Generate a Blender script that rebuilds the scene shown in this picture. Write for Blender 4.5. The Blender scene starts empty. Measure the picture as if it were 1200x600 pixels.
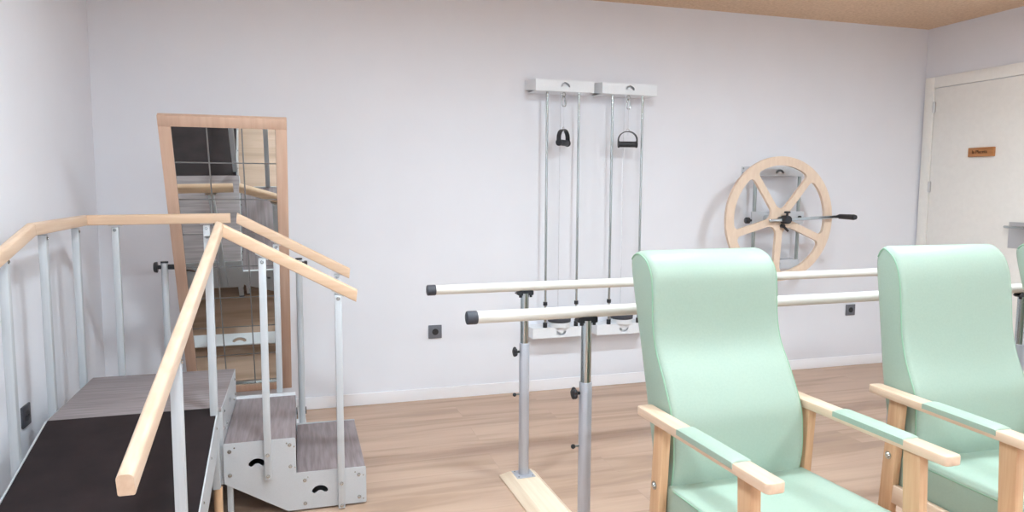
import bpy, bmesh, math
from mathutils import Vector, Matrix

S = bpy.context.scene
COL = S.collection
PI = math.pi
V = Vector

# ------------------------------------------------------------------ materials
def srgb(r, g, b):
    f = lambda c: (c / 255 / 12.92) if c / 255 <= .04045 else ((c / 255 + .055) / 1.055) ** 2.4
    return (f(r), f(g), f(b), 1)

def base_mat(name, col, rough=.5, metal=0., coat=0., spec=.5):
    m = bpy.data.materials.new(name); m.use_nodes = True
    b = m.node_tree.nodes['Principled BSDF']
    b.inputs['Base Color'].default_value = col
    b.inputs['Roughness'].default_value = rough
    b.inputs['Metallic'].default_value = metal
    b.inputs['Coat Weight'].default_value = coat
    b.inputs['Specular IOR Level'].default_value = spec
    return m, m.node_tree.nodes, m.node_tree.links, b

def noise_mat(name, c1, c2, scale=(1, 1, 1), nscale=8., detail=4., rough=.5, metal=0., bump=0., coat=0., lo=.35, hi=.65, spec=.5):
    m, n, l, b = base_mat(name, c1, rough, metal, coat, spec)
    tc = n.new('ShaderNodeTexCoord'); mp = n.new('ShaderNodeMapping')
    mp.inputs['Scale'].default_value = scale
    nz = n.new('ShaderNodeTexNoise'); nz.inputs['Scale'].default_value = nscale; nz.inputs['Detail'].default_value = detail
    cr = n.new('ShaderNodeValToRGB')
    cr.color_ramp.elements[0].position = lo; cr.color_ramp.elements[0].color = c1
    cr.color_ramp.elements[1].position = hi; cr.color_ramp.elements[1].color = c2
    l.new(tc.outputs['Object'], mp.inputs['Vector']); l.new(mp.outputs['Vector'], nz.inputs['Vector'])
    l.new(nz.outputs['Fac'], cr.inputs['Fac']); l.new(cr.outputs['Color'], b.inputs['Base Color'])
    if bump:
        bp = n.new('ShaderNodeBump'); bp.inputs['Strength'].default_value = bump; bp.inputs['Distance'].default_value = .004
        l.new(nz.outputs['Fac'], bp.inputs['Height']); l.new(bp.outputs['Normal'], b.inputs['Normal'])
    return m

def floor_mat():
    m, n, l, b = base_mat('oak_laminate', srgb(205, 178, 155), .38)
    tc = n.new('ShaderNodeTexCoord')
    br = n.new('ShaderNodeTexBrick')
    br.inputs['Scale'].default_value = 1; br.inputs['Brick Width'].default_value = 1.38; br.inputs['Row Height'].default_value = .193
    br.inputs['Mortar Size'].default_value = .0011; br.inputs['Mortar Smooth'].default_value = .3; br.offset = .37
    br.inputs['Color1'].default_value = (.0, .0, .0, 1); br.inputs['Color2'].default_value = (1, 1, 1, 1); br.inputs['Mortar'].default_value = (.5, .5, .5, 1)
    l.new(tc.outputs['Object'], br.inputs['Vector'])
    # shift the grain per plank
    mul = n.new('ShaderNodeVectorMath'); mul.operation = 'MULTIPLY_ADD'
    mul.inputs[1].default_value = (3.1, 7.7, 5.3)
    l.new(br.outputs['Color'], mul.inputs[0]); l.new(tc.outputs['Object'], mul.inputs[2])
    mp = n.new('ShaderNodeMapping'); mp.inputs['Scale'].default_value = (.5, 5.0, 1)
    l.new(mul.outputs['Vector'], mp.inputs['Vector'])
    nz = n.new('ShaderNodeTexNoise'); nz.inputs['Scale'].default_value = 1.7; nz.inputs['Detail'].default_value = 6; nz.inputs['Distortion'].default_value = .9
    l.new(mp.outputs['Vector'], nz.inputs['Vector'])
    cr = n.new('ShaderNodeValToRGB')
    e = cr.color_ramp.elements
    e[0].position = .25; e[0].color = srgb(163, 134, 116)
    e[1].position = .50; e[1].color = srgb(191, 160, 138)
    k = e.new(.40); k.color = srgb(178, 148, 124)
    k = e.new(.72); k.color = srgb(200, 170, 147)
    l.new(nz.outputs['Fac'], cr.inputs['Fac'])
    mp2 = n.new('ShaderNodeMapping'); mp2.inputs['Scale'].default_value = (2.2, 42, 1)
    l.new(mul.outputs['Vector'], mp2.inputs['Vector'])
    n2 = n.new('ShaderNodeTexNoise'); n2.inputs['Scale'].default_value = 2.5; n2.inputs['Detail'].default_value = 3
    l.new(mp2.outputs['Vector'], n2.inputs['Vector'])
    mx = n.new('ShaderNodeMix'); mx.data_type = 'RGBA'; mx.blend_type = 'MULTIPLY'; mx.inputs['Factor'].default_value = .14
    l.new(cr.outputs['Color'], mx.inputs['A']); l.new(n2.outputs['Fac'], mx.inputs['B'])
    # plank tone and seams
    hs = n.new('ShaderNodeHueSaturation')
    mr = n.new('ShaderNodeMapRange'); mr.inputs['To Min'].default_value = .98; mr.inputs['To Max'].default_value = 1.03
    l.new(br.outputs['Color'], mr.inputs['Value']); l.new(mr.outputs['Result'], hs.inputs['Value'])
    l.new(mx.outputs['Result'], hs.inputs['Color'])
    m2 = n.new('ShaderNodeMix'); m2.data_type = 'RGBA'; m2.inputs['B'].default_value = srgb(140, 112, 95)
    fm = n.new('ShaderNodeMath'); fm.operation = 'MULTIPLY'; fm.inputs[1].default_value = .28
    l.new(br.outputs['Fac'], fm.inputs[0]); l.new(fm.outputs[0], m2.inputs['Factor'])
    l.new(hs.outputs['Color'], m2.inputs['A'])
    l.new(m2.outputs['Result'], b.inputs['Base Color'])
    return m

def mirror_mat():
    # silvered glass with a printed grid: three columns, squares of about 0.195 m (object x = width, z = height)
    m, n, l, b = base_mat('gridded_mirror_glass', (.86, .88, .86, 1), .0, 1.)
    tc = n.new('ShaderNodeTexCoord'); sp = n.new('ShaderNodeSeparateXYZ')
    l.new(tc.outputs['Object'], sp.inputs[0])
    def line(sock, off, step, w):
        a = n.new('ShaderNodeMath'); a.operation = 'ADD'; a.inputs[1].default_value = off; l.new(sock, a.inputs[0])
        p = n.new('ShaderNodeMath'); p.operation = 'PINGPONG'; p.inputs[1].default_value = step / 2; l.new(a.outputs[0], p.inputs[0])
        c = n.new('ShaderNodeMath'); c.operation = 'LESS_THAN'; c.inputs[1].default_value = w / 2; l.new(p.outputs[0], c.inputs[0])
        return c.outputs[0]
    lx = line(sp.outputs['X'], .0735 + 1.47, .147, .0062)
    lz = line(sp.outputs['Z'], -.587 + 1.9 * 2, .19, .0062)
    mxm = n.new('ShaderNodeMath'); mxm.operation = 'MAXIMUM'; l.new(lx, mxm.inputs[0]); l.new(lz, mxm.inputs[1])
    d = n.new('ShaderNodeBsdfPrincipled'); d.inputs['Base Color'].default_value = srgb(120, 117, 116); d.inputs['Roughness'].default_value = .5
    ms = n.new('ShaderNodeMixShader'); l.new(mxm.outputs[0], ms.inputs['Fac'])
    l.new(b.outputs[0], ms.inputs[1]); l.new(d.outputs[0], ms.inputs[2])
    out = [x for x in n if x.type == 'OUTPUT_MATERIAL'][0]
    l.new(ms.outputs[0], out.inputs['Surface'])
    return m

M = {}
M['wall'] = noise_mat('painted_wall', srgb(228, 229, 235), srgb(230, 231, 237), nscale=3, rough=.85, spec=.2)
M['ceiling'] = noise_mat('wood_fibre_ceiling', srgb(222, 196, 170), srgb(206, 178, 152), nscale=55, detail=8, rough=.95, bump=.3, spec=.1)
M['floor'] = floor_mat()
M['skirting'] = base_mat('white_lacquer', srgb(246, 246, 250), .4)[0]
M['door'] = noise_mat('door_lacquer', srgb(240, 238, 233), srgb(243, 241, 236), nscale=30, rough=.45)
M['beech'] = noise_mat('beech_rail', srgb(220, 190, 158), srgb(208, 174, 142), scale=(3, 3, 3), nscale=9, rough=.42, spec=.4)
M['beech_x'] = noise_mat('beech_grain_x', srgb(220, 190, 162), srgb(210, 177, 147), scale=(1.2, 26, 26), nscale=2.4, detail=5, rough=.4, spec=.45)
M['beech_y'] = noise_mat('beech_grain_y', srgb(220, 194, 170), srgb(210, 180, 154), scale=(26, 1.2, 26), nscale=2.4, detail=5, rough=.36, spec=.5)
M['beech_z'] = noise_mat('beech_grain_z', srgb(208, 170, 134), srgb(194, 152, 116), scale=(30, 30, 1.3), nscale=2.2, detail=5, rough=.42, spec=.4)
M['beech_frame'] = noise_mat('mirror_frame_beech', srgb(206, 174, 153), srgb(196, 162, 141), scale=(22, 22, 1.6), nscale=2.2, detail=5, rough=.5, spec=.35)
M['plywood'] = noise_mat('birch_plywood', srgb(226, 204, 183), srgb(219, 195, 173), scale=(20, 2, 5), nscale=2.2, detail=5, rough=.5)
M['maple'] = noise_mat('maple_board', srgb(240, 222, 198), srgb(229, 207, 180), scale=(24, 1.6, 24), nscale=2, detail=5, rough=.4)
M['grey_metal'] = noise_mat('grey_powder_coat', srgb(188, 190, 193), srgb(192, 194, 197), nscale=300, rough=.42, metal=.15)
M['post_metal'] = noise_mat('anodised_post', srgb(188, 192, 196), srgb(193, 197, 201), scale=(60, 60, 2), nscale=3, rough=.4, metal=.2)
M['white_metal'] = noise_mat('white_powder_coat', srgb(226, 229, 233), srgb(230, 233, 237), nscale=250, rough=.4)
M['mount_metal'] = noise_mat('pale_grey_mount', srgb(198, 203, 210), srgb(202, 207, 214), nscale=200, rough=.4)
M['chrome'] = base_mat('polished_steel', (.50, .54, .545, 1), .16, 1.)[0]
M['steel_dark'] = base_mat('brushed_steel', (.40, .45, .45, 1), .3, 1.)[0]
M['satin'] = base_mat('satin_steel', (.62, .62, .62, 1), .32, 1.)[0]
M['sleeve'] = noise_mat('silver_sleeve', srgb(184, 186, 194), srgb(190, 192, 200), scale=(40, 40, 2), nscale=3, rough=.38, metal=.35)
M['black'] = noise_mat('black_plastic', srgb(32, 33, 38), srgb(38, 39, 44), nscale=90, rough=.45)
M['charcoal'] = noise_mat('charcoal_rubber', srgb(58, 60, 68), srgb(66, 68, 76), nscale=90, rough=.5)
M['bar'] = noise_mat('cream_rail_coating', srgb(216, 213, 206), srgb(220, 217, 210), scale=(2, 20, 20), nscale=3, rough=.3, coat=.2)
M['ramp'] = noise_mat('dark_film_faced_board', srgb(30, 23, 24), srgb(44, 34, 35), scale=(3, 3, 3), nscale=3.5, detail=7, rough=.6, lo=.3, hi=.75, spec=.2)
M['tread'] = noise_mat('grey_oak_tread', srgb(146, 134, 136), srgb(122, 110, 111), scale=(34, 2.2, 10), nscale=2.0, detail=7, rough=.6)
M['deck'] = noise_mat('grey_oak_deck', srgb(150, 140, 141), srgb(128, 118, 119), scale=(2.2, 34, 10), nscale=2.0, detail=7, rough=.6)
M['mint'] = noise_mat('mint_vinyl', srgb(154, 173, 158), srgb(157, 176, 161), nscale=160, rough=.45, bump=.03, spec=.4)
M['mint_seam'] = base_mat('mint_seam', srgb(140, 178, 150), .5)[0]
M['graphite'] = noise_mat('graphite_plastic', srgb(104, 106, 114), srgb(110, 112, 120), nscale=120, rough=.4)
M['dark_graphite'] = noise_mat('dark_graphite_plastic', srgb(58, 58, 64), srgb(64, 64, 70), nscale=120, rough=.4)
M['dark'] = base_mat('dark_socket_insert', srgb(34, 34, 38), .4)[0]
M['rope'] = noise_mat('white_cord', srgb(225, 226, 230), srgb(205, 206, 212), nscale=200, rough=.8)
M['sign'] = noise_mat('varnished_sign_wood', srgb(190, 132, 80), srgb(172, 112, 64), scale=(20, 2, 26), nscale=2.5, detail=5, rough=.4)
M['engrave'] = base_mat('burnt_lettering', srgb(84, 48, 22), .7)[0]
M['mirror'] = mirror_mat()
m, n_, l_, b_ = base_mat('lamp_diffuser', (1, 1, 1, 1), .6)
b_.inputs['Emission Color'].default_value = (.86, 1.01, 1.10, 1); b_.inputs['Emission Strength'].default_value = 200.
M['lamp'] = m

# ------------------------------------------------------------------ mesh builder
class MB:
    def __init__(s): s.bm = bmesh.new()
    def _xf(s, vs, mat):
        if mat is not None: bmesh.ops.transform(s.bm, matrix=mat, verts=vs)
    def box(s, lo, hi, bev=0., mat=None, seg=2):
        c = [(a + b) / 2 for a, b in zip(lo, hi)]; d = [abs(b - a) for a, b in zip(lo, hi)]
        r = bmesh.ops.create_cube(s.bm, size=1, matrix=Matrix.Translation(c) @ Matrix.Diagonal((*d, 1)))
        vs = r['verts']
        if bev:
            es = list({e for v in vs for e in v.link_edges})
            g = bmesh.ops.bevel(s.bm, geom=es, offset=bev, segments=seg, profile=.5, affect='EDGES')
            vs = list({v for f in g['faces'] for v in f.verts} | {v for v in vs if v.is_valid})
            vs = list({w for v in vs for f in v.link_faces for w in f.verts})
        s._xf(vs, mat); return s
    def cyl(s, a, b, r, r2=None, n=24, bev=0.):
        a, b = V(a), V(b); d = b - a
        q = V((0, 0, 1)).rotation_difference(d.normalized()).to_matrix().to_4x4()
        g = bmesh.ops.create_cone(s.bm, cap_ends=True, cap_tris=False, segments=n, radius1=r, radius2=r if r2 is None else r2, depth=d.length,
                                  matrix=Matrix.Translation((a + b) / 2) @ q)
        if bev:
            caps = [f for f in {f for v in g['verts'] for f in v.link_faces} if len(f.verts) == n]
            es = list({e for f in caps for e in f.edges})
            bmesh.ops.bevel(s.bm, geom=es, offset=bev, segments=2, profile=.5, affect='EDGES')
        return s
    def sphere(s, c, r, sc=(1, 1, 1), n=16):
        bmesh.ops.create_uvsphere(s.bm, u_segments=n, v_segments=n // 2 + 2, radius=r, matrix=Matrix.Translation(c) @ Matrix.Diagonal((*sc, 1)))
        return s
    def sweep(s, path, prof, up=V((0, 0, 1)), closed=False, dirs=None):
        """prof: list of (side, up) offsets swept along path with mitred joints; dirs: optional mitre tangents at the ends"""
        P = [V(p) for p in path]; N = len(P); rings = []
        for i, p in enumerate(P):
            if closed: t0 = (p - P[i - 1]).normalized(); t1 = (P[(i + 1) % N] - p).normalized()
            else:
                t0 = (p - P[i - 1]).normalized() if i else (P[1] - p).normalized()
                t1 = (P[i + 1] - p).normalized() if i < N - 1 else t0
            t = (t0 + t1).normalized()
            base = t1
            u = up
            side = base.cross(u)
            if side.length < 1e-4: side = base.cross(V((0, 1, 0)))
            side.normalize(); uu = side.cross(base).normalized()
            if dirs and i in dirs: t = V(dirs[i]).normalized()
            ring = []
            for a, b in prof:
                q = p + side * a + uu * b
                # slide along the segment direction on to the mitre plane
                k = (p - q).dot(t) / base.dot(t)
                ring.append(s.bm.verts.new(q + base * k))
            rings.append(ring)
        n = len(prof)
        for i in range(N if closed else N - 1):
            A, B = rings[i], rings[(i + 1) % N]
            for k in range(n): s.bm.faces.new((A[k], A[(k + 1) % n], B[(k + 1) % n], B[k]))
        if not closed:
            s.bm.faces.new(rings[0][::-1]); s.bm.faces.new(rings[-1])
        bmesh.ops.recalc_face_normals(s.bm, faces=s.bm.faces); return s
    def tube(s, path, r, n=10, closed=False):
        prof = [(r * math.cos(2 * PI * k / n), r * math.sin(2 * PI * k / n)) for k in range(n)]
        P = [V(p) for p in path]
        d = (P[-1] - P[0]) if not closed else V((0, 0, 0))
        nrm = V((0, 0, 0))
        for i in range(1, len(P) - 1): nrm += (P[i] - P[i - 1]).cross(P[i + 1] - P[i])
        if closed:
            nrm = V((0, 0, 0))
            for i in range(len(P)): nrm += (P[i] - P[i - 1]).cross(P[(i + 1) % len(P)] - P[i])
        up = nrm.normalized() if nrm.length > 1e-9 else V((0, 0, 1))
        return s.sweep(path, prof, up, closed)
    def prism(s, outer, holes, frame, t, bev=0.):
        """outline with holes (2D), frame = (origin, ux, uy); extruded by t along ux x uy"""
        o, ux, uy = [V(q) for q in frame]; nz = ux.cross(uy).normalized()
        es = []; 
        for loop in [outer] + list(holes):
            vs = [s.bm.verts.new(o + ux * a + uy * b) for a, b in loop]
            es += [s.bm.edges.new((vs[i - 1], vs[i])) for i in range(len(vs))]
        g = bmesh.ops.triangle_fill(s.bm, use_beauty=True, use_dissolve=False, edges=es, normal=nz)
        fs = [f for f in g['geom'] if isinstance(f, bmesh.types.BMFace)]
        e = bmesh.ops.extrude_face_region(s.bm, geom=fs)
        vs = [v for v in e['geom'] if isinstance(v, bmesh.types.BMVert)]
        bmesh.ops.translate(s.bm, verts=vs, vec=nz * t)
        bmesh.ops.recalc_face_normals(s.bm, faces=s.bm.faces); return s
    def done(s, name, mat, parent=None, smooth=35, world=None):
        """one mesh object; vertices given in the frame of the parent"""
        me = bpy.data.meshes.new(name); bmesh.ops.recalc_face_normals(s.bm, faces=s.bm.faces)
        s.bm.to_mesh(me); s.bm.free()
        me.materials.append(M[mat] if isinstance(mat, str) else mat)
        if smooth:
            for p in me.polygons: p.use_smooth = True
            me.set_sharp_from_angle(angle=math.radians(smooth))
        o = bpy.data.objects.new(name, me); COL.objects.link(o)
        if parent is not None: o.parent = parent
        return o

def thing(name, label, cat, loc=(0, 0, 0), rz=0, group=None):
    o = bpy.data.objects.new(name, None); COL.objects.link(o)
    o.empty_display_size = .1
    o.location = loc; o.rotation_euler = (0, 0, rz); o['label'] = label; o['category'] = cat
    if group: o['group'] = group
    return o
def struct(o, label=None):
    o['kind'] = 'structure'
    if label: o['label'] = label
    return o
def lab(o, label): o['label'] = label; return o

def rounded(pts, default=0., n=6):
    """polygon [(x, y, r)] with rounded corners"""
    out = []; N = len(pts)
    for i, p in enumerate(pts):
        r = p[2] if len(p) > 2 else default
        P = V(p[:2]); A = V(pts[i - 1][:2]); B = V(pts[(i + 1) % N][:2])
        if r <= 0: out.append(tuple(P)); continue
        a = (A - P).normalized(); b = (B - P).normalized()
        ang = a.angle(b); d = min(r / math.tan(ang / 2), (A - P).length * .49, (B - P).length * .49); rr = d * math.tan(ang / 2)
        c = P + (a + b).normalized() * (rr / math.sin(ang / 2))
        s0 = P + a * d - c; s1 = P + b * d - c
        a0 = math.atan2(s0.y, s0.x); a1 = math.atan2(s1.y, s1.x); da = (a1 - a0 + PI) % (2 * PI) - PI
        for k in range(n + 1):
            t = a0 + da * k / n; out.append((c.x + rr * math.cos(t), c.y + rr * math.sin(t)))
    return out
def smile(cx, cy, w, th, sag, n=10):
    """curved hand-hole: an arc band, sag > 0 arches upward in the middle"""
    R = (w * w / 4 + sag * sag) / (2 * abs(sag)); sg = 1 if sag > 0 else -1
    h = math.asin(min(1, w / 2 / R)); up = []; dn = []
    for k in range(n + 1):
        t = -h + 2 * h * k / n
        up.append((cx + (R + th / 2) * math.sin(t), cy + sg * ((R + th / 2) * math.cos(t) - R + abs(sag) / 2)))
        dn.append((cx + (R - th / 2) * math.sin(t), cy + sg * ((R - th / 2) * math.cos(t) - R + abs(sag) / 2)))
    cap = []
    ex, ey = R * math.sin(h), sg * (R * math.cos(h) - R + abs(sag) / 2)
    c1 = [(cx + ex + th / 2 * math.sin(h + a) , cy + ey + sg * th / 2 * math.cos(h + a)) for a in (PI * .25, PI * .5, PI * .75)]
    c0 = [(cx - ex - th / 2 * math.sin(h + a), cy + ey + sg * th / 2 * math.cos(h + a)) for a in (PI * .75, PI * .5, PI * .25)]
    return up + c1 + dn[::-1] + c0

BOLT = {}
def bolt(p, d, parent, r=.0055, name='bolt'):
    """domed bolt head at p facing d; all share one mesh per size"""
    key = (round(r, 4),)
    if key not in BOLT:
        mb = MB(); mb.cyl((0, 0, 0), (0, 0, r * .25), r * 1.25, n=16); mb.cyl((0, 0, 0), (0, 0, r * .7), r, r * .62, n=16)
        o = mb.done(name, 'chrome'); BOLT[key] = o.data; bpy.data.objects.remove(o)
    o = bpy.data.objects.new(name, BOLT[key]); COL.objects.link(o); o.parent = parent
    o.location = p; o.rotation_euler = V((0, 0, 1)).rotation_difference(V(d).normalized()).to_euler()
    return o

# ------------------------------------------------------------------ room shell
XL, XR, YB, YF, ZC = -1.02, 4.458, 0., -6.6, 2.47
struct(MB().box((XL - .15, YF - .15, -.08), (XR + .15, YB + .15, 0)).done('floor', 'floor', smooth=0), 'oak-look plank floor running along the back wall')
struct(MB().box((XL - .15, YF - .15, ZC), (XR + .15, YB + .15, ZC + .1)).done('ceiling', 'ceiling', smooth=0), 'tan speckled wood-fibre ceiling')
struct(MB().box((XL - .15, YB, 0), (XR + .15, YB + .15, ZC)).done('wall_back', 'wall', smooth=0))
struct(MB().box((XL - .15, YF, 0), (XL, YB, ZC)).done('wall_left', 'wall', smooth=0))
struct(MB().box((XR, YF, 0), (XR + .15, YB, ZC)).done('wall_right', 'wall', smooth=0))
struct(MB().box((XL - .15, YF - .15, 0), (XR + .15, YF, ZC)).done('wall_front', 'wall', smooth=0))
HB = .072
struct(MB().box((XL, -.013, 0), (XR, 0, HB), .003).done('baseboard_back', 'skirting'))
struct(MB().box((XL, YF, 0), (XL + .013, -.013, HB), .003).done('baseboard_left', 'skirting'))
struct(MB().box((XR - .013, YF, 0), (XR, -1.02, HB), .003).done('baseboard_right', 'skirting'))

# door in the right wall
DY0, DY1, DZ = -.098, -.935, 2.035
door = MB().box((XR - .012, DY1, .006), (XR + .03, DY0 - .004, DZ - .004), .0015).done('door_1', 'door')
struct(door, 'off-white flush door in the right wall')
cas = MB()
cas.box((XR - .022, DY0, 0), (XR, DY0 + .078, DZ + .078), .003)
cas.box((XR - .022, DY1 - .078, 0), (XR, DY1, DZ + .078), .003)
cas.box((XR - .022, DY1 - .001, DZ), (XR, DY0 + .001, DZ + .078), .003)
struct(cas.done('trim_1', 'door'), 'off-white casing around the door')
for z in (1.897, 1.322, .25):
    h = MB(); h.cyl((XR - .02, DY0 - .006, z - .04), (XR - .02, DY0 - .006, z + .04), .008, n=14); h.box((XR - .0225, DY0 - .016, z - .036), (XR - .012, DY0 + .004, z + .036), .001)
    h.done('hinge', 'satin', door)
pl = MB().box((XR - .017, -.90, .925), (XR - .012, -.733, 1.095), .002).done('handle_plate', 'satin', door)
lv = MB(); lv.cyl((XR - .017, -.86, 1.063), (XR - .06, -.86, 1.063), .010, n=16); lv.tube([(XR - .058, -.868, 1.063), (XR - .06, -.80, 1.063), (XR - .058, -.74, 1.063), (XR - .045, -.727, 1.063)], .0085, 12)
lv.done('lever_handle', 'chrome', pl)

# wooden name sign on the door
sg = thing('door_sign', 'small brown varnished wooden name sign fixed on the white door', 'sign', (XR - .012, -.508, 1.557))
MB().box((-.022, -.093, -.031), (0, .093, .031), .003).done('board', 'sign', sg)
cu = bpy.data.curves.new('lettering', 'FONT'); cu.body = 'la Placeta'; cu.size = .03; cu.align_x = 'CENTER'; cu.align_y = 'CENTER'; cu.extrude = .0006; cu.offset = .0006
tmp = bpy.data.objects.new('tmp', cu); COL.objects.link(tmp)
bpy.context.view_layer.update()
me = bpy.data.meshes.new_from_object(tmp.evaluated_get(bpy.context.evaluated_depsgraph_get()))
bpy.data.objects.remove(tmp)
me.materials.clear(); me.materials.append(M['engrave'])
to = bpy.data.objects.new('lettering', me); COL.objects.link(to); to.parent = sg
to.location = (-.0225, .006, .001); to.rotation_euler = (PI / 2, 0, -PI / 2)
lab(to, 'dark burnt lettering')

# ceiling panels (above the frame)
k = 0
for iy, y in enumerate((-2.1, -3.9, -5.7)):
    for ix, x in enumerate((.1, 1.55, 3.0)):
        lt = thing('ceiling_light', ['left', 'middle', 'right'][ix] + ' square LED ceiling panel of the row ' + ['nearest the back wall', 'across the room middle', 'nearest the front wall'][iy], 'ceiling light', (x, y, ZC), 0, 'ceiling light panels')
        f = MB(); 
        for a, b in (((-.115, -.115), (.115, -.1)), ((-.115, .1), (.115, .115)), ((-.115, -.1), (-.1, .1)), ((.1, -.1), (.115, .1))):
            f.box((a[0], a[1], -.012), (b[0], b[1], 0))
        f.done('frame', 'white_metal', lt)
        MB().box((-.1, -.1, -.008), (.1, .1, -.002)).done('diffuser', 'lamp', lt, 0)

# ------------------------------------------------------------------ wall sockets
def socket(loc, rz, label, plate):
    t = thing('wall_socket', label, 'socket', loc, rz, 'wall sockets')
    # local: faces -y
    MB().box((-.041, -.009, -.041), (.041, 0, .041), .003).done('plate', plate, t)
    i = MB(); i.cyl((0, -.0105, 0), (0, -.0085, 0), .0235, n=28)
    i.done('socket_rim', plate, t)
    i = MB(); i.cyl((0, -.0112, 0), (0, -.0095, 0), .0195, n=28)
    r = i.done('socket_face', 'dark', t)
    for s in (-1, 1): MB().cyl((s * .0095, -.0125, 0), (s * .0095, -.011, 0), .003, n=10).done('contact', 'black', r)
socket((.784, 0, .4215), 0, 'grey wall socket left of the parallel bars on back wall', 'graphite')
socket((3.88, 0, .417), 0, 'dark grey wall socket between the two front armchairs on back wall', 'graphite')
socket((XL, -1.165, .424), PI / 2, 'black wall socket beside the ramp on the left wall', 'dark_graphite')

# ------------------------------------------------------------------ training stairs with ramp
st = thing('training_stairs', 'grey metal training stairs with a black ramp and pale beech handrails', 'training stairs', (0, 0, 0))
PX0, PX1, PY0, PY1, PZ = -.892, -.303, -1.345, -.735, .45
pf = MB().box((PX0, PY0, PZ - .018), (PX1, PY1, PZ), .002).done('platform_deck', 'deck', st); lab(pf, 'grey wood-look platform deck')
EX, EY, EZ = V((1, 0, 0)), V((0, 1, 0)), V((0, 0, 1))
def panel(name, outer, holes, frame, t, parent, mat='grey_metal'): return MB().prism(outer, holes, frame, t).done(name, mat, parent, 0)
# platform side panels (right and back are seen; left and front complete the box)
W = PY1 - PY0
pr = panel('side_panel', [(0, .16), (W, .16), (W, PZ - .003), (0, PZ - .003)], [smile(W / 2, .385, .045, .02, .011)], ((PX1 - .001, PY0, 0), EY, EZ), .004, st)
for y in (-1.28, -.80):
    for z in (.415, .345): bolt((PX1 + .003, y, z), (1, 0, 0), pr)
for y in (-1.2, -.86): bolt((PX1 + .003, y, .34), (1, 0, 0), pr)
L = PX1 - PX0
pb = panel('side_panel', [(0, .14), (L, .14), (L, PZ - .003), (0, PZ - .003)], [smile(L / 2, .36, .075, .02, .018)], ((PX0, PY1 + .004, 0), EX, EZ), .004, st)
panel('side_panel', [(0, .14), (W, .14), (W, PZ - .003), (0, PZ - .003)], [], ((PX0 - .004, PY0, 0), EY, EZ), .004, st)
pfr = panel('side_panel', [(0, .14), (L, .14), (L, PZ - .02), (0, PZ - .02)], [], ((PX0, PY0 + .004, 0), EX, EZ), .004, st)
for x in (PX0 + .018, PX1 - .02):
    for y in (PY0 + .02, PY1 - .016):
        if x > -.5 and y < -1: continue
        lg = MB().box((x - .014, y - .014, .012), (x + .014, y + .014, .42), .002).done('leg', 'post_metal', st)
        MB().box((x - .015, y - .015, 0), (x + .015, y + .015, .014), .002).done('foot_cap', 'black', lg)
lg = MB().cyl((-.322, -1.372, 0), (-.322, -1.372, .142), .0165, n=24).done('leg', 'beech_z', st)
# steps
SY0, SY1 = -1.358, -.742
SX = (PX1 + .003, -.031, .242)
Z2, Z1 = .304, .156
outl = [(SX[0], .148), (SX[0], Z2 + .003, .004), (SX[1], Z2 + .003, .01), (SX[1], Z1 + .006), (SX[2], Z1 + .003, .006), (SX[2], .008, .006), (-.066, .008), ]
outl = [(p[0], p[1], p[2] if len(p) > 2 else 0) for p in outl]
hol = [smile(-.178, .222, .043, .0205, .011), smile(.058, .085, .043, .0205, .011)]
sp_f = panel('side_panel', rounded(outl), hol, ((0, SY0, 0), EX, EZ), .004, st); lab(sp_f, 'near stepped side panel')
sp_b = panel('side_panel', rounded(outl), hol, ((0, SY1 + .004, 0), EX, EZ), .004, st)
for x, z in ((SX[0] + .022, .275), (SX[0] + .022, .18), (-.055, .28), (-.053, .192), (.0, .128), (.0, .032), (.213, .128), (.213, .034)):
    bolt((x, SY0 - .004, z), (0, -1, 0), sp_f, .0062)
for x, z in ((SX[0] + .04, .288), (-.066, .288), (-.038, .272), (-.036, .186), (.012, .140), (.198, .140), (.23, .124), (.23, .025)):
    bolt((x, SY0 - .004, z), (0, -1, 0), sp_f, .0026, 'rivet')
for a, b, z in ((SX[0] + .002, SX[1] - .002, Z2), (SX[1] + .002, SX[2] - .002, Z1)):
    MB().box((a, SY0 + .001, z - .018), (b, SY1 - .001, z), .0015).done('step_tread', 'tread', st)
MB().box((SX[1] - .012, SY0 + .001, Z1 - .1), (SX[1] - .002, SY1 - .001, Z2 - .018)).done('step_riser', 'tread', st, 0)
MB().box((SX[2] - .012, SY0 + .001, .02), (SX[2] - .002, SY1 - .001, Z1 - .018)).done('step_riser', 'tread', st, 0)
MB().box((SX[0] + .002, SY1 - .004, Z2), (SX[1] - .004, SY1 + .004, Z2 + .012)).done('edge_trim', 'white_metal', st, 0)
for y in (SY0 + .022, SY1 - .02):
    lg = MB().box((SX[0] + .008, y - .013, .012), (SX[0] + .03, y + .013, .15), .002).done('leg', 'post_metal', st)
    MB().box((SX[0] + .006, y - .015, 0), (SX[0] + .032, y + .015, .014), .002).done('foot_cap', 'black', lg)
ub = MB()  # unseen plate added under the steps so the hand-holes look dark inside
q = [(SX[0] + .001, .150), (-.066, .010), (SX[2] - .002, .010), (SX[2] - .002, .012), (-.066, .012), (SX[0] + .001, .152)]
ub.prism(q, [], ((0, SY1 - .001, 0), EX, EZ), SY1 - SY0 - .006); ub.done('underside_light_block', 'grey_metal', st, 0)
MB().box((SX[0] + .0005, SY0 + .005, .15), (SX[0] + .002, SY1 - .001, Z2 - .018)).done('end_light_block', 'grey_metal', st, 0)  # added closure on the platform side, keeps light out of the steps
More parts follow.
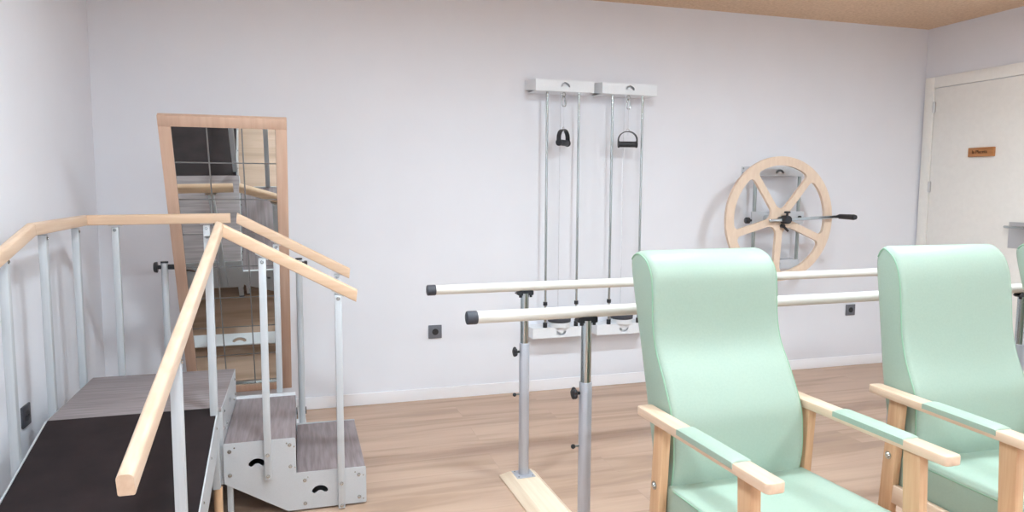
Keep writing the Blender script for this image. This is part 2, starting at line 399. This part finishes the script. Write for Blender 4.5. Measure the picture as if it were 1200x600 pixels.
# ramp
RS = .262
RYE = PY0 - PZ / RS
RX0, RX1 = -.889, -.318
def rz(y): return PZ + (y - PY0) * RS
sl = MB()
vs = [(RX0, PY0 - .001, PZ), (RX1, PY0 - .001, PZ), (RX1, RYE, .001), (RX0, RYE, .001)]
top = [sl.bm.verts.new(v) for v in vs]; bot = [sl.bm.verts.new((v[0], v[1], max(v[2] - .02, .0005))) for v in vs]
sl.bm.faces.new(top); sl.bm.faces.new(bot[::-1])
for i in range(4): sl.bm.faces.new((top[i], bot[i], bot[(i + 1) % 4], top[(i + 1) % 4]))
lab(sl.done('ramp_surface', 'ramp', st, 0), 'near-black ramp board')
for x, s in ((RX0 - .006, 0), (RX1 + .001, 1)):
    o = [(PY0 - .002, PZ + .002), (RYE, .003), (RYE, .0), (RYE + .45, .0), (PY0 - .002, PZ - .13)]
    rp = panel('ramp_side_panel', o, [], ((x, 0, 0), EY, EZ), .005, st)
    if s:
        for y in (-1.44, -1.62, -1.85, -2.2): bolt((x + .005, y, rz(y) - .028), (1, 0, 0), rp, .0045)
# handrails
HW, HH = .0150, .0225
prof = rounded([(-HW, -HH, .004), (HW, -HH, .004), (HW, HH, .010), (-HW, HH, .010)], n=4)
RZ = 1.143
def rail(path, mat, dirs=None, label=None):
    o = MB().sweep(path, prof, dirs=dirs).done('handrail', mat, st, 40)
    if label: lab(o, label)
    return o
d_ramp = V((0, -1, -.259)).normalized(); fx = -.286; fy = -1.375
d_st = V((1, 0, -.545)).normalized()
mit = d_st - d_ramp
rail([(fx - .024, fy - 1.47, RZ - 1.47 * .259), (fx, fy, RZ)], 'beech_y', {1: (d_st * 1 - d_ramp)})
rail([(fx, fy, RZ), (.214, fy, RZ - .5 * .545)], 'beech_x', {0: (d_st - d_ramp), 1: (1, 0, -.12)})
lx, by = -.893, -.735
rail([(lx, -1.385, 1.147), (lx, -1.385 - 1.5, 1.147 - 1.5 * .24)], 'beech_y', {0: (0, -1, -.11)})
rail([(lx, by, 1.15), (lx, -1.384, 1.147)], 'beech_y', {0: (-1, -1, 0), 1: (0, -1, -.11)})
rail([(lx, by, 1.15), (-.300, by, 1.155)], 'beech_x', {0: (1, 1, 0)})
rail([(-.272, by, 1.155), (.230, by, .884)], 'beech_x', {0: (1, 0, -.1), 1: (1, 0, -.1)})
# posts
PH = .0135
def post(x, y, z0, z1, tilt=0., bolts=(), bd=(0, -1, 0), hd=(1, 0)):
    o = MB().box((x - PH, y - PH, z0), (x + PH, y + PH, z1 - .008), .002).done('post', 'post_metal', st)
    b = MB(); hx, hy = hd
    # small hinge bracket under the rail
    a = (hx * .026 + .006 * abs(hy), hy * .026 + .006 * abs(hx))
    q = [V((-abs(a[0]), -abs(a[1]), 0)), V((abs(a[0]), abs(a[1]), 0))]
    ml = Matrix.Translation((x, y, z1)) @ (Matrix.Rotation(-math.atan(tilt) * -1, 4, 'Y' if hx else 'X') if tilt else Matrix.Identity(4))
    b.box((-abs(hx) * .026 - abs(hy) * .010, -abs(hy) * .026 - abs(hx) * .010, -.004), (abs(hx) * .026 + abs(hy) * .010, abs(hy) * .026 + abs(hx) * .010, 0), 0, ml)
    b.done('bracket', 'satin', o)
    bolt((x + bd[0] * PH, y + bd[1] * PH, z1 - .022), bd, o, .006)
    for z in bolts: bolt((x + bd[0] * PH, y + bd[1] * PH, z), bd, o, .006)
    return o
def zst(x): return RZ - (x - fx) * .545 - HH * 1.14
def zstb(x): return 1.155 - (x + .272) * .54 - HH * 1.14
def zrf(y): return RZ + (y - fy) * .259 - HH * 1.03
post(-.137, fy + .002, .155, zst(-.137), .545, (.255, .17))
post(.142, fy + .002, .003, zst(.142), .545, (.108, .015))
post(-.324, -1.388, .144, zrf(-1.388) - .0, -.225, (), (1, 0, 0), (0, 1))
post(-.306, -2.30, .02, zrf(-2.30), -.259, (), (1, 0, 0), (0, 1))
post(-.777, by + .013, .19, 1.15 - HH, 0, (), (0, -1, 0))
post(-.404, by + .013, .19, 1.154 - HH, 0, (), (0, -1, 0))
post(-.105, by + .012, .13, zstb(-.105), .54)
post(.172, by + .012, .003, zstb(.172), .54)
post(-.912, -.80, .16, 1.149 - HH, 0, (), (1, 0, 0), (0, 1))
post(-.912, -1.205, .16, 1.148 - HH, 0, (), (1, 0, 0), (0, 1))
post(-.912, -1.585, .02, 1.147 - (.2) * .24 - HH, -.225, (), (1, 0, 0), (0, 1))
post(-.912, -2.40, .02, 1.147 - 1.015 * .24 - HH, -.225, (), (1, 0, 0), (0, 1))

# ------------------------------------------------------------------ tilting posture mirror on a stand
mr = thing('posture_mirror', 'tall tilted posture mirror with printed grid in a beech frame behind the stairs', 'mirror', (-.319, -.425, 0), .0235)
TL = .4687; MW, MH, FWD = .537, 1.627, .050
fr = MB(); T = .03
fr.box((-MW / 2, -.012, -MH / 2), (-MW / 2 + FWD, T - .012, MH / 2 - FWD), .002)
fr.box((MW / 2 - FWD, -.012, -MH / 2), (MW / 2, T - .012, MH / 2 - FWD), .002)
fr.box((-MW / 2, -.0125, MH / 2 - FWD), (MW / 2, T - .0115, MH / 2), .002)
fr.box((-MW / 2 + FWD, -.012, -MH / 2), (MW / 2 - FWD, T - .012, -MH / 2 + FWD), .002)
fo = fr.done('frame', 'beech_frame', mr); fo.location = (0, 0, .8834); fo.rotation_euler = (TL, 0, 0)
gl = MB().box((-MW / 2 + FWD - .004, 0, -MH / 2 + FWD - .004), (MW / 2 - FWD + .004, .004, MH / 2 - FWD + .004)).done('mirror_glass', 'mirror', fo, 0)
MB().box((-MW / 2 + FWD, -.010, -MH / 2 + FWD), (MW / 2 - FWD + .006, .0, -MH / 2 + FWD + .006)).done('glass_lip', 'chrome', fo, 0)
MB().box((-MW / 2 + .01, .018, -MH / 2 + .01), (MW / 2 - .01, .022, MH / 2 - .01)).done('backing_board', 'plywood', fo, 0)
SXM = .315
for s in (-1, 1):
    x = s * SXM
    MB().cyl((x, 0, .045), (x, 0, .925), .0165, n=20).done('post', 'post_metal', mr)
    MB().cyl((x, 0, .925), (x, 0, .933), .0175, n=20).done('post_cap', 'black', mr)
    kn = MB(); kn.cyl((x - s * .016, 0, .905), (x - s * .048, 0, .905), .013, n=16)
    kn.done('spacer', 'black', mr)
    kn = MB(); kn.cyl((x + s * .012, 0, .905), (x + s * .034, 0, .905), .010, n=14); 
    if s < 0: kn.cyl((x - .030, 0, .905), (x - .048, 0, .905), .028, .024, n=18, bev=.004)
    else:
        kn.box((x + .026, -.022, .898), (x + .042, .014, .918), .003)
    kn.done('tilt_knob', 'black', mr)
    ft = MB().box((x - .02, -.22, .03), (x + .02, .34, .05), .003).done('foot', 'white_metal', mr)
    for y in (-.19, .335):
        c = MB(); c.cyl((x + .012, y, .021), (x + .030, y, .021), .0205, n=18); c.cyl((x - .030, y, .021), (x - .012, y, .021), .0205, n=18)
        c.cyl((x - .012, y, .021), (x + .012, y, .021), .006, n=10); c.done('caster', 'black', ft)
W2 = 2 * SXM
cb = MB().prism([(-SXM + .017, -.03), (SXM - .017, -.03), (SXM - .017, .045), (-SXM + .017, .045)], [smile(-.02, .012, .06, .02, -.012)], ((0, .0, .055), EX, EY), .012).done('crossbar', 'white_metal', mr, 0)

# ------------------------------------------------------------------ wall pulleys
def pulley(x0, label):
    t = thing('wall_pulley', label, 'pulley', (x0, 0, 0), 0, 'wall pulleys')
    w = .375
    def housing(z0, z1, name, up, y=.15):
        h = MB()
        h.prism([(0, z0), (w, z0), (w, z1), (0, z1)], [smile(.187, (z0 + z1) / 2 + .006 * up, .05, .014, .016 * up)], ((0, -y, 0), EX, EZ), -.003)
        h.box((0, -y + .003, z1 - .003), (w, 0, z1)); h.box((0, -y + .003, z0), (w, 0, z0 + .003)); h.box((.1, -y + .024, z0 + .003), (.275, -y + .026, z1 - .003))  # last box: white backing added behind the slot to brighten it
        o = h.done(name, 'white_metal', t, 0)
        # flared end flanges with mounting ears
        for s, xx in ((-1, 0), (1, w)):
            q = MB(); a = xx; b = xx + s * .022
            q.bm.faces.new([q.bm.verts.new(p) for p in ((a, -y, z0), (a, -y, z1), (b, -.003, z1 + .008), (b, -.003, z0 + .018))])
            q.box((min(b, b + s * .004), -.004, z0 + .016), (max(b, b + s * .004) + (.0 if s > 0 else .0), 0, z1 + .008))
            bmesh.ops.solidify(q.bm, geom=[f for f in q.bm.faces if len(f.verts) == 4][:1], thickness=.002)
            f = q.done('end_flange', 'white_metal', o, 0)
            for z in (z0 + .026, z1 - .004): bolt((b - s * .006, -.012, z), (s * .6, -1, 0), f, .004)
        return o
    top = housing(1.880, 1.948, 'top_housing', 1)
    for xx in (.09, .285): bolt((xx, -.11, 1.948), (0, 0, 1), top, .005)
    pw = MB(); pw.cyl((.187, -.085, 1.915), (.187, -.065, 1.915), .026, n=24); pw.done('pulley_wheel', 'white_metal', top)
    ZB = .368
    bt = housing(ZB, ZB + .065, 'bottom_housing', -1, .13)
    for xx in (.085, .292):
        r = MB().cyl((xx, -.115, ZB + .06), (xx, -.115, 1.885), .0078, n=14).done('guide_rod', 'chrome', t)
        MB().cyl((xx, -.115, .572), (xx, -.115, .595), .0135, n=16, bev=.002).done('rubber_stop', 'black', r)
        MB().cyl((xx, -.115, .432), (xx, -.115, .465), .0135, n=16, bev=.002).done('rubber_stop', 'black', r)
    wt = MB(); wt.cyl((.19, -.085, ZB + .062), (.19, -.085, .462), .068, n=36, bev=.003)
    wt = wt.done('weight_stack', 'white_metal', t)
    MB().cyl((.19, -.085, .462), (.19, -.085, .490), .073, n=36, bev=.004).done('weight_disc', 'charcoal', wt)
    # carabiner under the housing
    cr = MB(); z = 1.875; cx = .187; cy = -.128
    cr.tube([(cx + .011 * math.cos(a), cy, z - .010 + .012 * math.sin(a)) for a in [2 * PI * i / 14 for i in range(14)]], .0026, 8, True)
    cr.tube([(cx + .002 + p[0], cy + .004, z - .050 + p[1]) for p in ((-.012, -.022), (-.004, -.031), (.008, -.030), (.014, -.020), (.008, .016), (.002, .030), (-.006, .030), (-.010, .016))], .0034, 8, True)
    cr.cyl((cx + .013, cy + .004, z - .068), (cx + .008, cy + .004, z - .040), .0042, n=10)
    cb = cr.done('carabiner', 'chrome', t)
    rp = MB(); rp.cyl((cx - .002, -.075, ZB + .12), (cx - .002, -.075, 1.89), .0022, n=8)
    rp.done('cord', 'rope', t)
    hc = MB(); hc.cyl((cx + .002, cy, 1.63), (cx + .002, cy, 1.80), .0016, n=8); hc.done('handle_cord', 'rope', t)
    return t
pulley(1.372, 'white wall pulley with side-on black handle, left unit of the pair')
pulley(1.803, 'white wall pulley with front-facing black handle, right unit nearer the wheel')

def pull_handle(loc, rz, label):
    t = thing('pull_handle', label, 'handle', loc, rz, 'pulley handles')
    g = MB(); g.cyl((-.056, 0, 0), (.056, 0, 0), .0185, n=20, bev=.004)
    for s in (-1, 1): g.cyl((s * .05, 0, 0), (s * .062, 0, 0), .0215, n=20, bev=.003)
    g.done('grip', 'black', t)
    path = [(-.059, 0, .005)] + [(-.059 * math.cos(a), 0, .028 + .052 * math.sin(a)) for a in [PI * i / 14 for i in range(15)]] + [(.059, 0, .005)]
    b = MB().sweep(path, [(-.0145, -.0022), (.0145, -.0022), (.0145, .0022), (-.0145, .0022)], up=V((0, 0, 1)) if False else V((0, 1, 0)))
    b.bm.free(); b = MB()
    # webbing strap: flat band across y, following the arch
    pr = None
    for i, p in enumerate(path):
        a = path[max(i - 1, 0)]; c = path[min(i + 1, len(path) - 1)]
        tg = (V(c) - V(a)).normalized(); nn = V((tg.z, 0, -tg.x))
        ring = [b.bm.verts.new(V(p) + nn * k * .0028 + V((0, j * .014, 0))) for k, j in ((-1, -1), (1, -1), (1, 1), (-1, 1))]
        if pr:
            for q in range(4): b.bm.faces.new((pr[q], pr[(q + 1) % 4], ring[(q + 1) % 4], ring[q]))
        else: b.bm.faces.new(ring)
        pr = ring
    b.bm.faces.new(pr[::-1])
    b.done('strap', 'black', t)
    r = MB(); r.tube([(.009 * math.cos(a), 0, .086 + .009 * math.sin(a)) for a in [2 * PI * i / 12 for i in range(12)]], .0018, 8, True)
    r.done('ring', 'chrome', t)
pull_handle((1.372 + .187, -.128, 1.575), math.radians(42), 'black pulley handle turned sideways, hanging from the left pulley')
pull_handle((1.803 + .187, -.128, 1.575), math.radians(-15), 'black arched pulley handle facing the room, hanging from the right pulley')

# ------------------------------------------------------------------ shoulder wheel
wx, wz = 3.042, 1.103
sw = thing('shoulder_wheel', 'large pale wooden five-spoke shoulder wheel mounted on the back wall', 'exercise wheel', (wx, -.0012, wz))
def wbox(z0, z1, name, slot):
    x0, x1, y = -.075, .300, .09
    h = MB()
    h.prism([(x0, z0), (x1, z0), (x1, z1), (x0, z1)], [smile((x0 + x1) / 2, (z0 + z1) / 2, .05, .014, slot)], ((0, -y, 0), EX, EZ), -.003)
    h.box((x0, -y + .003, z1 - .003), (x1, 0, z1)); h.box((x0, -y + .003, z0), (x1, 0, z0 + .003))
    h.box((x0, -y + .003, z0 + .003), (x0 + .003, 0, z1 - .003)); h.box((x1 - .003, -y + .003, z0 + .003), (x1, 0, z1 - .003))
    h.box((x0 - .055, -.004, z0 + .008), (x0, 0, z1)); h.box((x1, -.004, z0 + .008), (x1 + .02, 0, z1))
    o = h.done(name, 'mount_metal', sw, 0)
    for z in (z0 + .02, z1 - .012): bolt((x0 - .043, -.004, z), (0, -1, 0), o, .005)
    return o
wbox(.285, .350, 'wall_mount', .016); wbox(-.352, -.290, 'wall_mount', -.016)
for x in (-.068, .288): MB().cyl((x, -.072, -.30), (x, -.072, .29), .0125, n=18).done('guide_rod', 'steel_dark', sw)
cg = MB().box((-.105, -.104, -.04), (.312, -.086, .045), .003).done('carriage', 'mount_metal', sw)
k = MB(); k.cyl((-.105, -.095, -.015), (-.125, -.095, -.015), .008, n=12); k.cyl((-.122, -.095, -.015), (-.15, -.095, -.015), .021, n=16, bev=.004); k.done('side_knob', 'black', cg)
MB().cyl((.27, -.104, .005), (.27, -.122, .005), .010, n=14, bev=.002).done('lock_button', 'black', cg)
MB().cyl((0, -.10, 0), (0, -.262, 0), .02, n=20).done('hub_shaft', 'satin', sw)
R0, RI = .411, .352
ang = [math.radians(a) for a in (125, 50.5, -22.5, -93, -164.5)]
holes = []
for i in range(5):
    a1 = ang[i]; a0 = ang[(i + 1) % 5]
    if a0 > a1: a0 -= 2 * PI
    hw = .0235; mid = (a0 + a1) / 2; half = (a1 - a0) / 2
    d = hw / math.sin(half)
    off = math.asin(hw / RI)
    P = [(d * math.cos(mid), d * math.sin(mid), .05)]
    aa, bb = a0 + off, a1 - off
    A = (RI * math.cos(aa), RI * math.sin(aa), .03); B = (RI * math.cos(bb), RI * math.sin(bb), .03)
    arc = []
    N = 22
    for q in range(1, N):
        tt = aa + (bb - aa) * q / N
        arc.append((RI * math.cos(tt), RI * math.sin(tt), 0))
    # drop the arc points too near the rounded corners
    arc = [p for p in arc if min(math.hypot(p[0] - A[0], p[1] - A[1]), math.hypot(p[0] - B[0], p[1] - B[1])) > .055]
    holes.append(rounded(P + [A] + arc + [B], n=7))
outer = [(R0 * math.cos(2 * PI * q / 96), R0 * math.sin(2 * PI * q / 96)) for q in range(96)]
MB().prism(outer, holes, ((0, -.238, 0), EX, EZ), .022).done('wheel_disc', 'plywood', sw, 30)
# crank arm and grip
ca = MB().box((-.205, -.006, -.010), (.37, .006, .010), .002).done('crank_arm', 'chrome', sw)
ca.location = (.10, -.287, .0); ca.rotation_euler = (0, -math.radians(2.5), 0)
hb = MB(); hb.cyl((.02, -.262, -.002), (.02, -.32, -.002), .027, n=22, bev=.004); hb.cyl((.018, -.305, .02), (.018, -.305, .044), .008, n=12); hb.cyl((.018, -.305, .040), (.018, -.305, .054), .020, n=16, bev=.004)
hb.done('clamp_knob', 'black', sw)
lv = MB(); lv.cyl((.01, -.262, -.045), (.01, -.285, -.045), .014, n=14); lv.cyl((.01, -.28, -.045), (.045, -.285, -.078), .008, n=12); lv.done('lock_lever', 'black', sw)
gp = MB(); gx = .445; gz = .016
gp.cyl((.372, -.287, .0125), (gx + .006, -.287, gz), .0085, n=12)
prv = None
for y0, y1, ra, rb in ((-.279, -.295, .012, .0165), (-.295, -.36, .0165, .0175), (-.36, -.42, .0175, .019), (-.42, -.435, .019, .015)): gp.cyl((gx, y0, gz), (gx, y1, gz), ra, rb, n=18)
gp.done('hand_grip', 'black', sw)

# ------------------------------------------------------------------ parallel bars
pbk = thing('parallel_bars', 'pair of white parallel walking bars on silver posts and pale board feet', 'parallel bars', (.93, -1.66, 0), .024)
def bars():
    t = pbk; L0, L1 = -.395, 2.47
    for s, yy in ((1, .326), (-1, -.326)):
        z = .876
        b = MB(); b.cyl((L0, yy, z), (L1, yy, z), .0205, n=32)
        b = b.done('hand_bar', 'bar', t)
        for x, d in ((L0, -1), (L1, 1)):
            MB().cyl((x - d * .012, yy, z), (x + d * .026, yy, z), .0225, n=28, bev=.005).done('end_cap', 'charcoal', b)
        for x, d in ((.008, -1), (2.085, 1)):
            zt = .628 if s > 0 else .628
            p = MB().cyl((x, yy, zt - .05), (x, yy, z - .03), .0185, n=28).done('inner_post', 'chrome', t)
            sl = MB().cyl((x, yy, .036), (x, yy, zt), .0225, n=28, bev=.0015).done('post_sleeve', 'sleeve', t)
            c = MB(); o = rounded([(-.03, -.012, .0), (.036, -.012, .004), (.036, .009, .004), (-.024, .009, .0), (-.042, -.004, .0)], n=2)
            c.prism([(x + a, z - .026 + q) for a, q in o], [], ((0, yy + .014, 0), EX, EZ), .028)
            c = c.done('bar_clamp', 'black', t, 0)
            for k in (-.022, .026): MB().cyl((x + k, yy - .006, z - .047), (x + k, yy - .006, z - .036), .006, n=10).done('clamp_screw', 'black', c)
            kn = MB(); kz = zt - .038
            kn.cyl((x + d * .02, yy, kz), (x + d * .034, yy, kz), .006, n=12)
            for q in range(5):
                a = 2 * PI * q / 5; kn.sphere((x + d * .043, yy + .012 * math.cos(a), kz + .012 * math.sin(a)), .0105, (.8, 1, 1), 12)
            kn.cyl((x + d * .034, yy, kz), (x + d * .052, yy, kz), .015, n=16, bev=.003)
            kn.done('height_knob', 'black', sl)
            kz = .40
            MB().cyl((x + d * .02, yy, kz), (x + d * .042, yy, kz), .0038, n=10).done('lock_pin', 'chrome', sl)
            MB().sphere((x + d * .044, yy, kz), .0085, (1, 1, 1), 12).done('pin_ball', 'black', sl)
            f = MB().box((x - .042, yy - .042, .0345), (x + .042, yy + .042, .0385), .001).done('base_flange', 'sleeve', t)
            for a in (-.032, .032):
                for q in (-.032, .032): bolt((x + a, yy + q, .0385), (0, 0, 1), f, .004)
    for x in (.008, 2.085):
        fb = MB(); w0, w1, h, l0, l1 = .085, .052, .0345, .415, .375
        lo = [fb.bm.verts.new(p) for p in ((x - w0, -l0, 0), (x + w0, -l0, 0), (x + w0, l0, 0), (x - w0, l0, 0))]
        md = [fb.bm.verts.new((v.co.x, v.co.y, .006)) for v in lo]
        hi = [fb.bm.verts.new(p) for p in ((x - w1, -l1, h), (x + w1, -l1, h), (x + w1, l1, h), (x - w1, l1, h))]
        fb.bm.faces.new(lo[::-1]); fb.bm.faces.new(hi)
        for A, B in ((lo, md), (md, hi)):
            for i in range(4): fb.bm.faces.new((A[i], A[(i + 1) % 4], B[(i + 1) % 4], B[i]))
        fb.done('base_board', 'maple', t, 0)
bars()

# ------------------------------------------------------------------ armchairs
def catmull(P, n=5):
    out = []
    for i in range(len(P) - 1):
        p0 = V(P[max(i - 1, 0)]); p1 = V(P[i]); p2 = V(P[i + 1]); p3 = V(P[min(i + 2, len(P) - 1)])
        for k in range(n):
            t = k / n
            out.append(.5 * ((2 * p1) + (p2 - p0) * t + (2 * p0 - 5 * p1 + 4 * p2 - p3) * t * t + (3 * p1 - p0 - 3 * p2 + p3) * t ** 3))
    out.append(V(P[-1])); return out

RECL = dict(front=[(.25, .335), (.225, .43), (.213, .50), (.214, .57), (.226, .645), (.277, .745), (.327, .825), (.349, .90), (.355, .985), (.366, 1.045), (.398, 1.088), (.438, 1.106), (.470, 1.107)],
            rear=[(.497, 1.093), (.510, 1.06), (.483, .955), (.442, .827), (.397, .676), (.335, .46), (.295, .335)])
UPRT = dict(front=[(.225, .335), (.205, .43), (.186, .50), (.184, .57), (.194, .655), (.236, .751), (.259, .829), (.268, .90), (.277, .979), (.289, 1.035), (.312, 1.082), (.345, 1.109), (.372, 1.114)],
            rear=[(.394, 1.092), (.402, 1.049), (.386, .935), (.365, .794), (.345, .662), (.298, .46), (.270, .335)])

def armchair(cx, cy, yaw, prof, label):
    t = thing('armchair', label, 'armchair', (cx, cy, 0), yaw, 'mint armchairs in the foreground row')
    hw = .225
    f = catmull([(a, b, 0) for a, b in prof['front'] + prof['rear']])
    loop = [(p.x, p.y) for p in f]; nf = len(prof['front']) * 5
    # inset loop for the softened side edge
    def inset(lp, d):
        out = []; N = len(lp)
        c = None
        for i in range(N):
            a = V(lp[i - 1]); b = V(lp[(i + 1) % N]); tg = (b - a).normalized(); nn = V((-tg.y, tg.x))
            out.append(tuple(V(lp[i]) + nn * d))
        return out
    area = sum(loop[i - 1][0] * loop[i][1] - loop[i][0] * loop[i - 1][1] for i in range(len(loop)))
    sg = 1 if area > 0 else -1
    mb = MB(); rings = []
    ed = .022
    sect = []
    for k in range(5): 
        a = PI / 2 * k / 4; sect.append((-hw + ed * (1 - math.sin(a)) , ed * (1 - math.cos(a)) * 1.0))
    secs = [(-hw, ed), (-hw + .0025, ed * .5), (-hw + .008, ed * .14), (-hw + ed, 0), (0, 0), (hw - ed, 0), (hw - .008, ed * .14), (hw - .0025, ed * .5), (hw, ed)]
    for x, d in secs:
        lp = inset(loop, d * sg)
        rings.append([mb.bm.verts.new((x, a, b)) for a, b in lp])
    n = len(loop)
    for A, B in zip(rings, rings[1:]):
        for i in range(n): mb.bm.faces.new((A[i], A[(i + 1) % n], B[(i + 1) % n], B[i]))
    for rg, nx in ((rings[0], -1), (rings[-1], 1)):
        es = [mb.bm.edges.get((rg[i - 1], rg[i])) for i in range(n)]
        bmesh.ops.triangle_fill(mb.bm, use_beauty=True, edges=es, normal=(nx, 0, 0))
    bk = mb.done('backrest', 'mint', t, 60)
    lp = inset(loop, .010 * sg)[4:nf + 3]
    for s in (-1, 1):
        MB().tube([(s * (hw - .0015), a, b) for a, b in lp], .0022, 6).done('seam', 'mint_seam', bk)
    # seat cushion
    so = rounded([(.235, .335, .01), (.235, .45, .01), (-.25, .462, .035), (-.268, .335, .02)], n=5)
    mb = MB().prism(so, [], ((-.236, 0, 0), EY, EZ), .472)
    es = [e for e in mb.bm.edges if abs(e.verts[0].co.x - e.verts[1].co.x) < 1e-5 and len(e.link_faces) == 2 and e.calc_face_angle(0) > 1.2]
    bmesh.ops.bevel(mb.bm, geom=es, offset=.008, segments=3, profile=.5, affect='EDGES')
    se = mb.done('seat', 'mint', t, 45)
    MB().tube([(-.236, .2, .445), (-.2365, -.05, .449), (-.236, -.225, .453)], .002, 6).done('seam', 'mint_seam', se)
    for s in (-1, 1):
        x0, x1 = (s * .238, s * .266)
        lo, hi = min(x0, x1), max(x0, x1)
        # rear leg leans back towards the floor
        q = MB().prism(rounded([(.262, .634, 0), (.214, .634, 0), (.252, 0, 0), (.303, 0, 0)]), [], ((lo, 0, 0), EY, EZ), hi - lo)
        es = list(q.bm.edges); bmesh.ops.bevel(q.bm, geom=[e for e in es if len(e.link_faces) == 2 and e.calc_face_angle(0) > .6], offset=.003, segments=2, profile=.5, affect='EDGES')
        lg = q.done('leg', 'beech_z', t, 30)
        bolt((s * .266, .252, .447), (s, 0, 0), lg, .010)
        q = MB().prism([(-.125, .634), (-.178, .634), (-.205, 0), (-.158, 0)], [], ((lo, 0, 0), EY, EZ), hi - lo)
        bmesh.ops.bevel(q.bm, geom=[e for e in q.bm.edges if len(e.link_faces) == 2 and e.calc_face_angle(0) > .6], offset=.003, segments=2, profile=.5, affect='EDGES')
        q.done('leg', 'beech_z', t, 30)
        MB().box((lo + .004, -.16, .295), (hi - .004, .265, .355), .003).done('side_rail', 'beech_y', t)
        a = MB()
        xo, xi = s * .284, s * .232
        ou = rounded([(min(xo, xi), -.256, .012), (max(xo, xi), -.256, .012), (max(xo, xi), .338, .012), (min(xo, xi), .338, .012)], n=4)
        a.prism(ou, [], ((0, 0, .634), EX, EY), .026)
        bmesh.ops.bevel(a.bm, geom=[e for e in a.bm.edges if len(e.link_faces) == 2 and e.calc_face_angle(0) > 1.2 and abs(e.verts[0].co.z - e.verts[1].co.z) < 1e-5], offset=.004, segments=2, profile=.5, affect='EDGES')
        ar = a.done('armrest', 'beech_y', t, 40)
        # upholstered pad wrapped over the middle of the arm
        pp = []
        cxm = (xo + xi) / 2; hwp = .0275
        pr_ = []
        for k in range(9):
            u = -1 + 2 * k / 8; pr_.append((hwp * u, .0275 + .006 * (1 - u ** 4)))
        pr_ = [(-hwp, .012)] + pr_ + [(hwp, .012)]
        m2 = MB(); prev = None
        for yy, sc in ((-.122, .25), (-.118, .7), (-.108, 1), (.0, 1.15), (.108, 1), (.118, .7), (.122, .25)):
            ring = [m2.bm.verts.new((cxm + px, yy - .008, .634 + (pz if pz <= .0275 else .0275 + (pz - .0275) * sc) - (0 if sc > .5 else .001))) for px, pz in pr_]
            if prev:
                for i in range(len(ring)): m2.bm.faces.new((prev[i], prev[(i + 1) % len(ring)], ring[(i + 1) % len(ring)], ring[i]))
            else: m2.bm.faces.new(ring)
            prev = ring
        m2.bm.faces.new(prev[::-1])
        lab(m2.done('arm_pad', 'mint', ar, 50), 'mint upholstered arm pad')
    for y in (-.17, .26):
        MB().box((-.238, y - .012, .28), (.238, y + .012, .335), .003).done('cross_rail', 'beech_x', t)
    return t
armchair(1.24, -2.70, .028, RECL, 'mint green high-backed armchair in front of the parallel bars, nearest the stairs')
armchair(2.062, -2.718, -.041, UPRT, 'mint green high-backed armchair in the middle of the row, more upright back')
armchair(2.850, -2.70, .0, RECL, 'mint green armchair cut off by the right edge, beside the door')

# ------------------------------------------------------------------ light, camera, colour
w = bpy.data.worlds.new('world'); S.world = w; w.use_nodes = True
w.node_tree.nodes['Background'].inputs[0].default_value = (.8, .85, 1, 1); w.node_tree.nodes['Background'].inputs[1].default_value = .0
cam = bpy.data.cameras.new('camera'); co = bpy.data.objects.new('camera', cam); COL.objects.link(co)
cam.sensor_width = 36; cam.lens = 829.945 / 1200 * 36; cam.clip_start = .05
pitch, yaw, roll = [math.radians(a) for a in (5.4999, 16.7803, .28713)]
fwd = V((math.sin(yaw), math.cos(yaw), 0)); right = V((math.cos(yaw), -math.sin(yaw), 0)); up = V((0, 0, 1))
f2 = fwd * math.cos(pitch) - up * math.sin(pitch); u2 = up * math.cos(pitch) + fwd * math.sin(pitch)
r3 = right * math.cos(roll) + u2 * math.sin(roll); u3 = u2 * math.cos(roll) - right * math.sin(roll)
co.matrix_world = Matrix(((r3.x, u3.x, -f2.x, 0), (r3.y, u3.y, -f2.y, -4.225), (r3.z, u3.z, -f2.z, 1.3), (0, 0, 0, 1)))
S.camera = co
S.view_settings.view_transform = 'Standard'; S.view_settings.look = 'None'; S.view_settings.gamma = 1
S.view_settings.exposure = .06; S.view_settings.use_curve_mapping = False
S.cycles.max_bounces = 10; S.cycles.diffuse_bounces = 6; S.cycles.glossy_bounces = 6
S.cycles.use_denoising = True
S.cycles.sample_clamp_indirect = 6
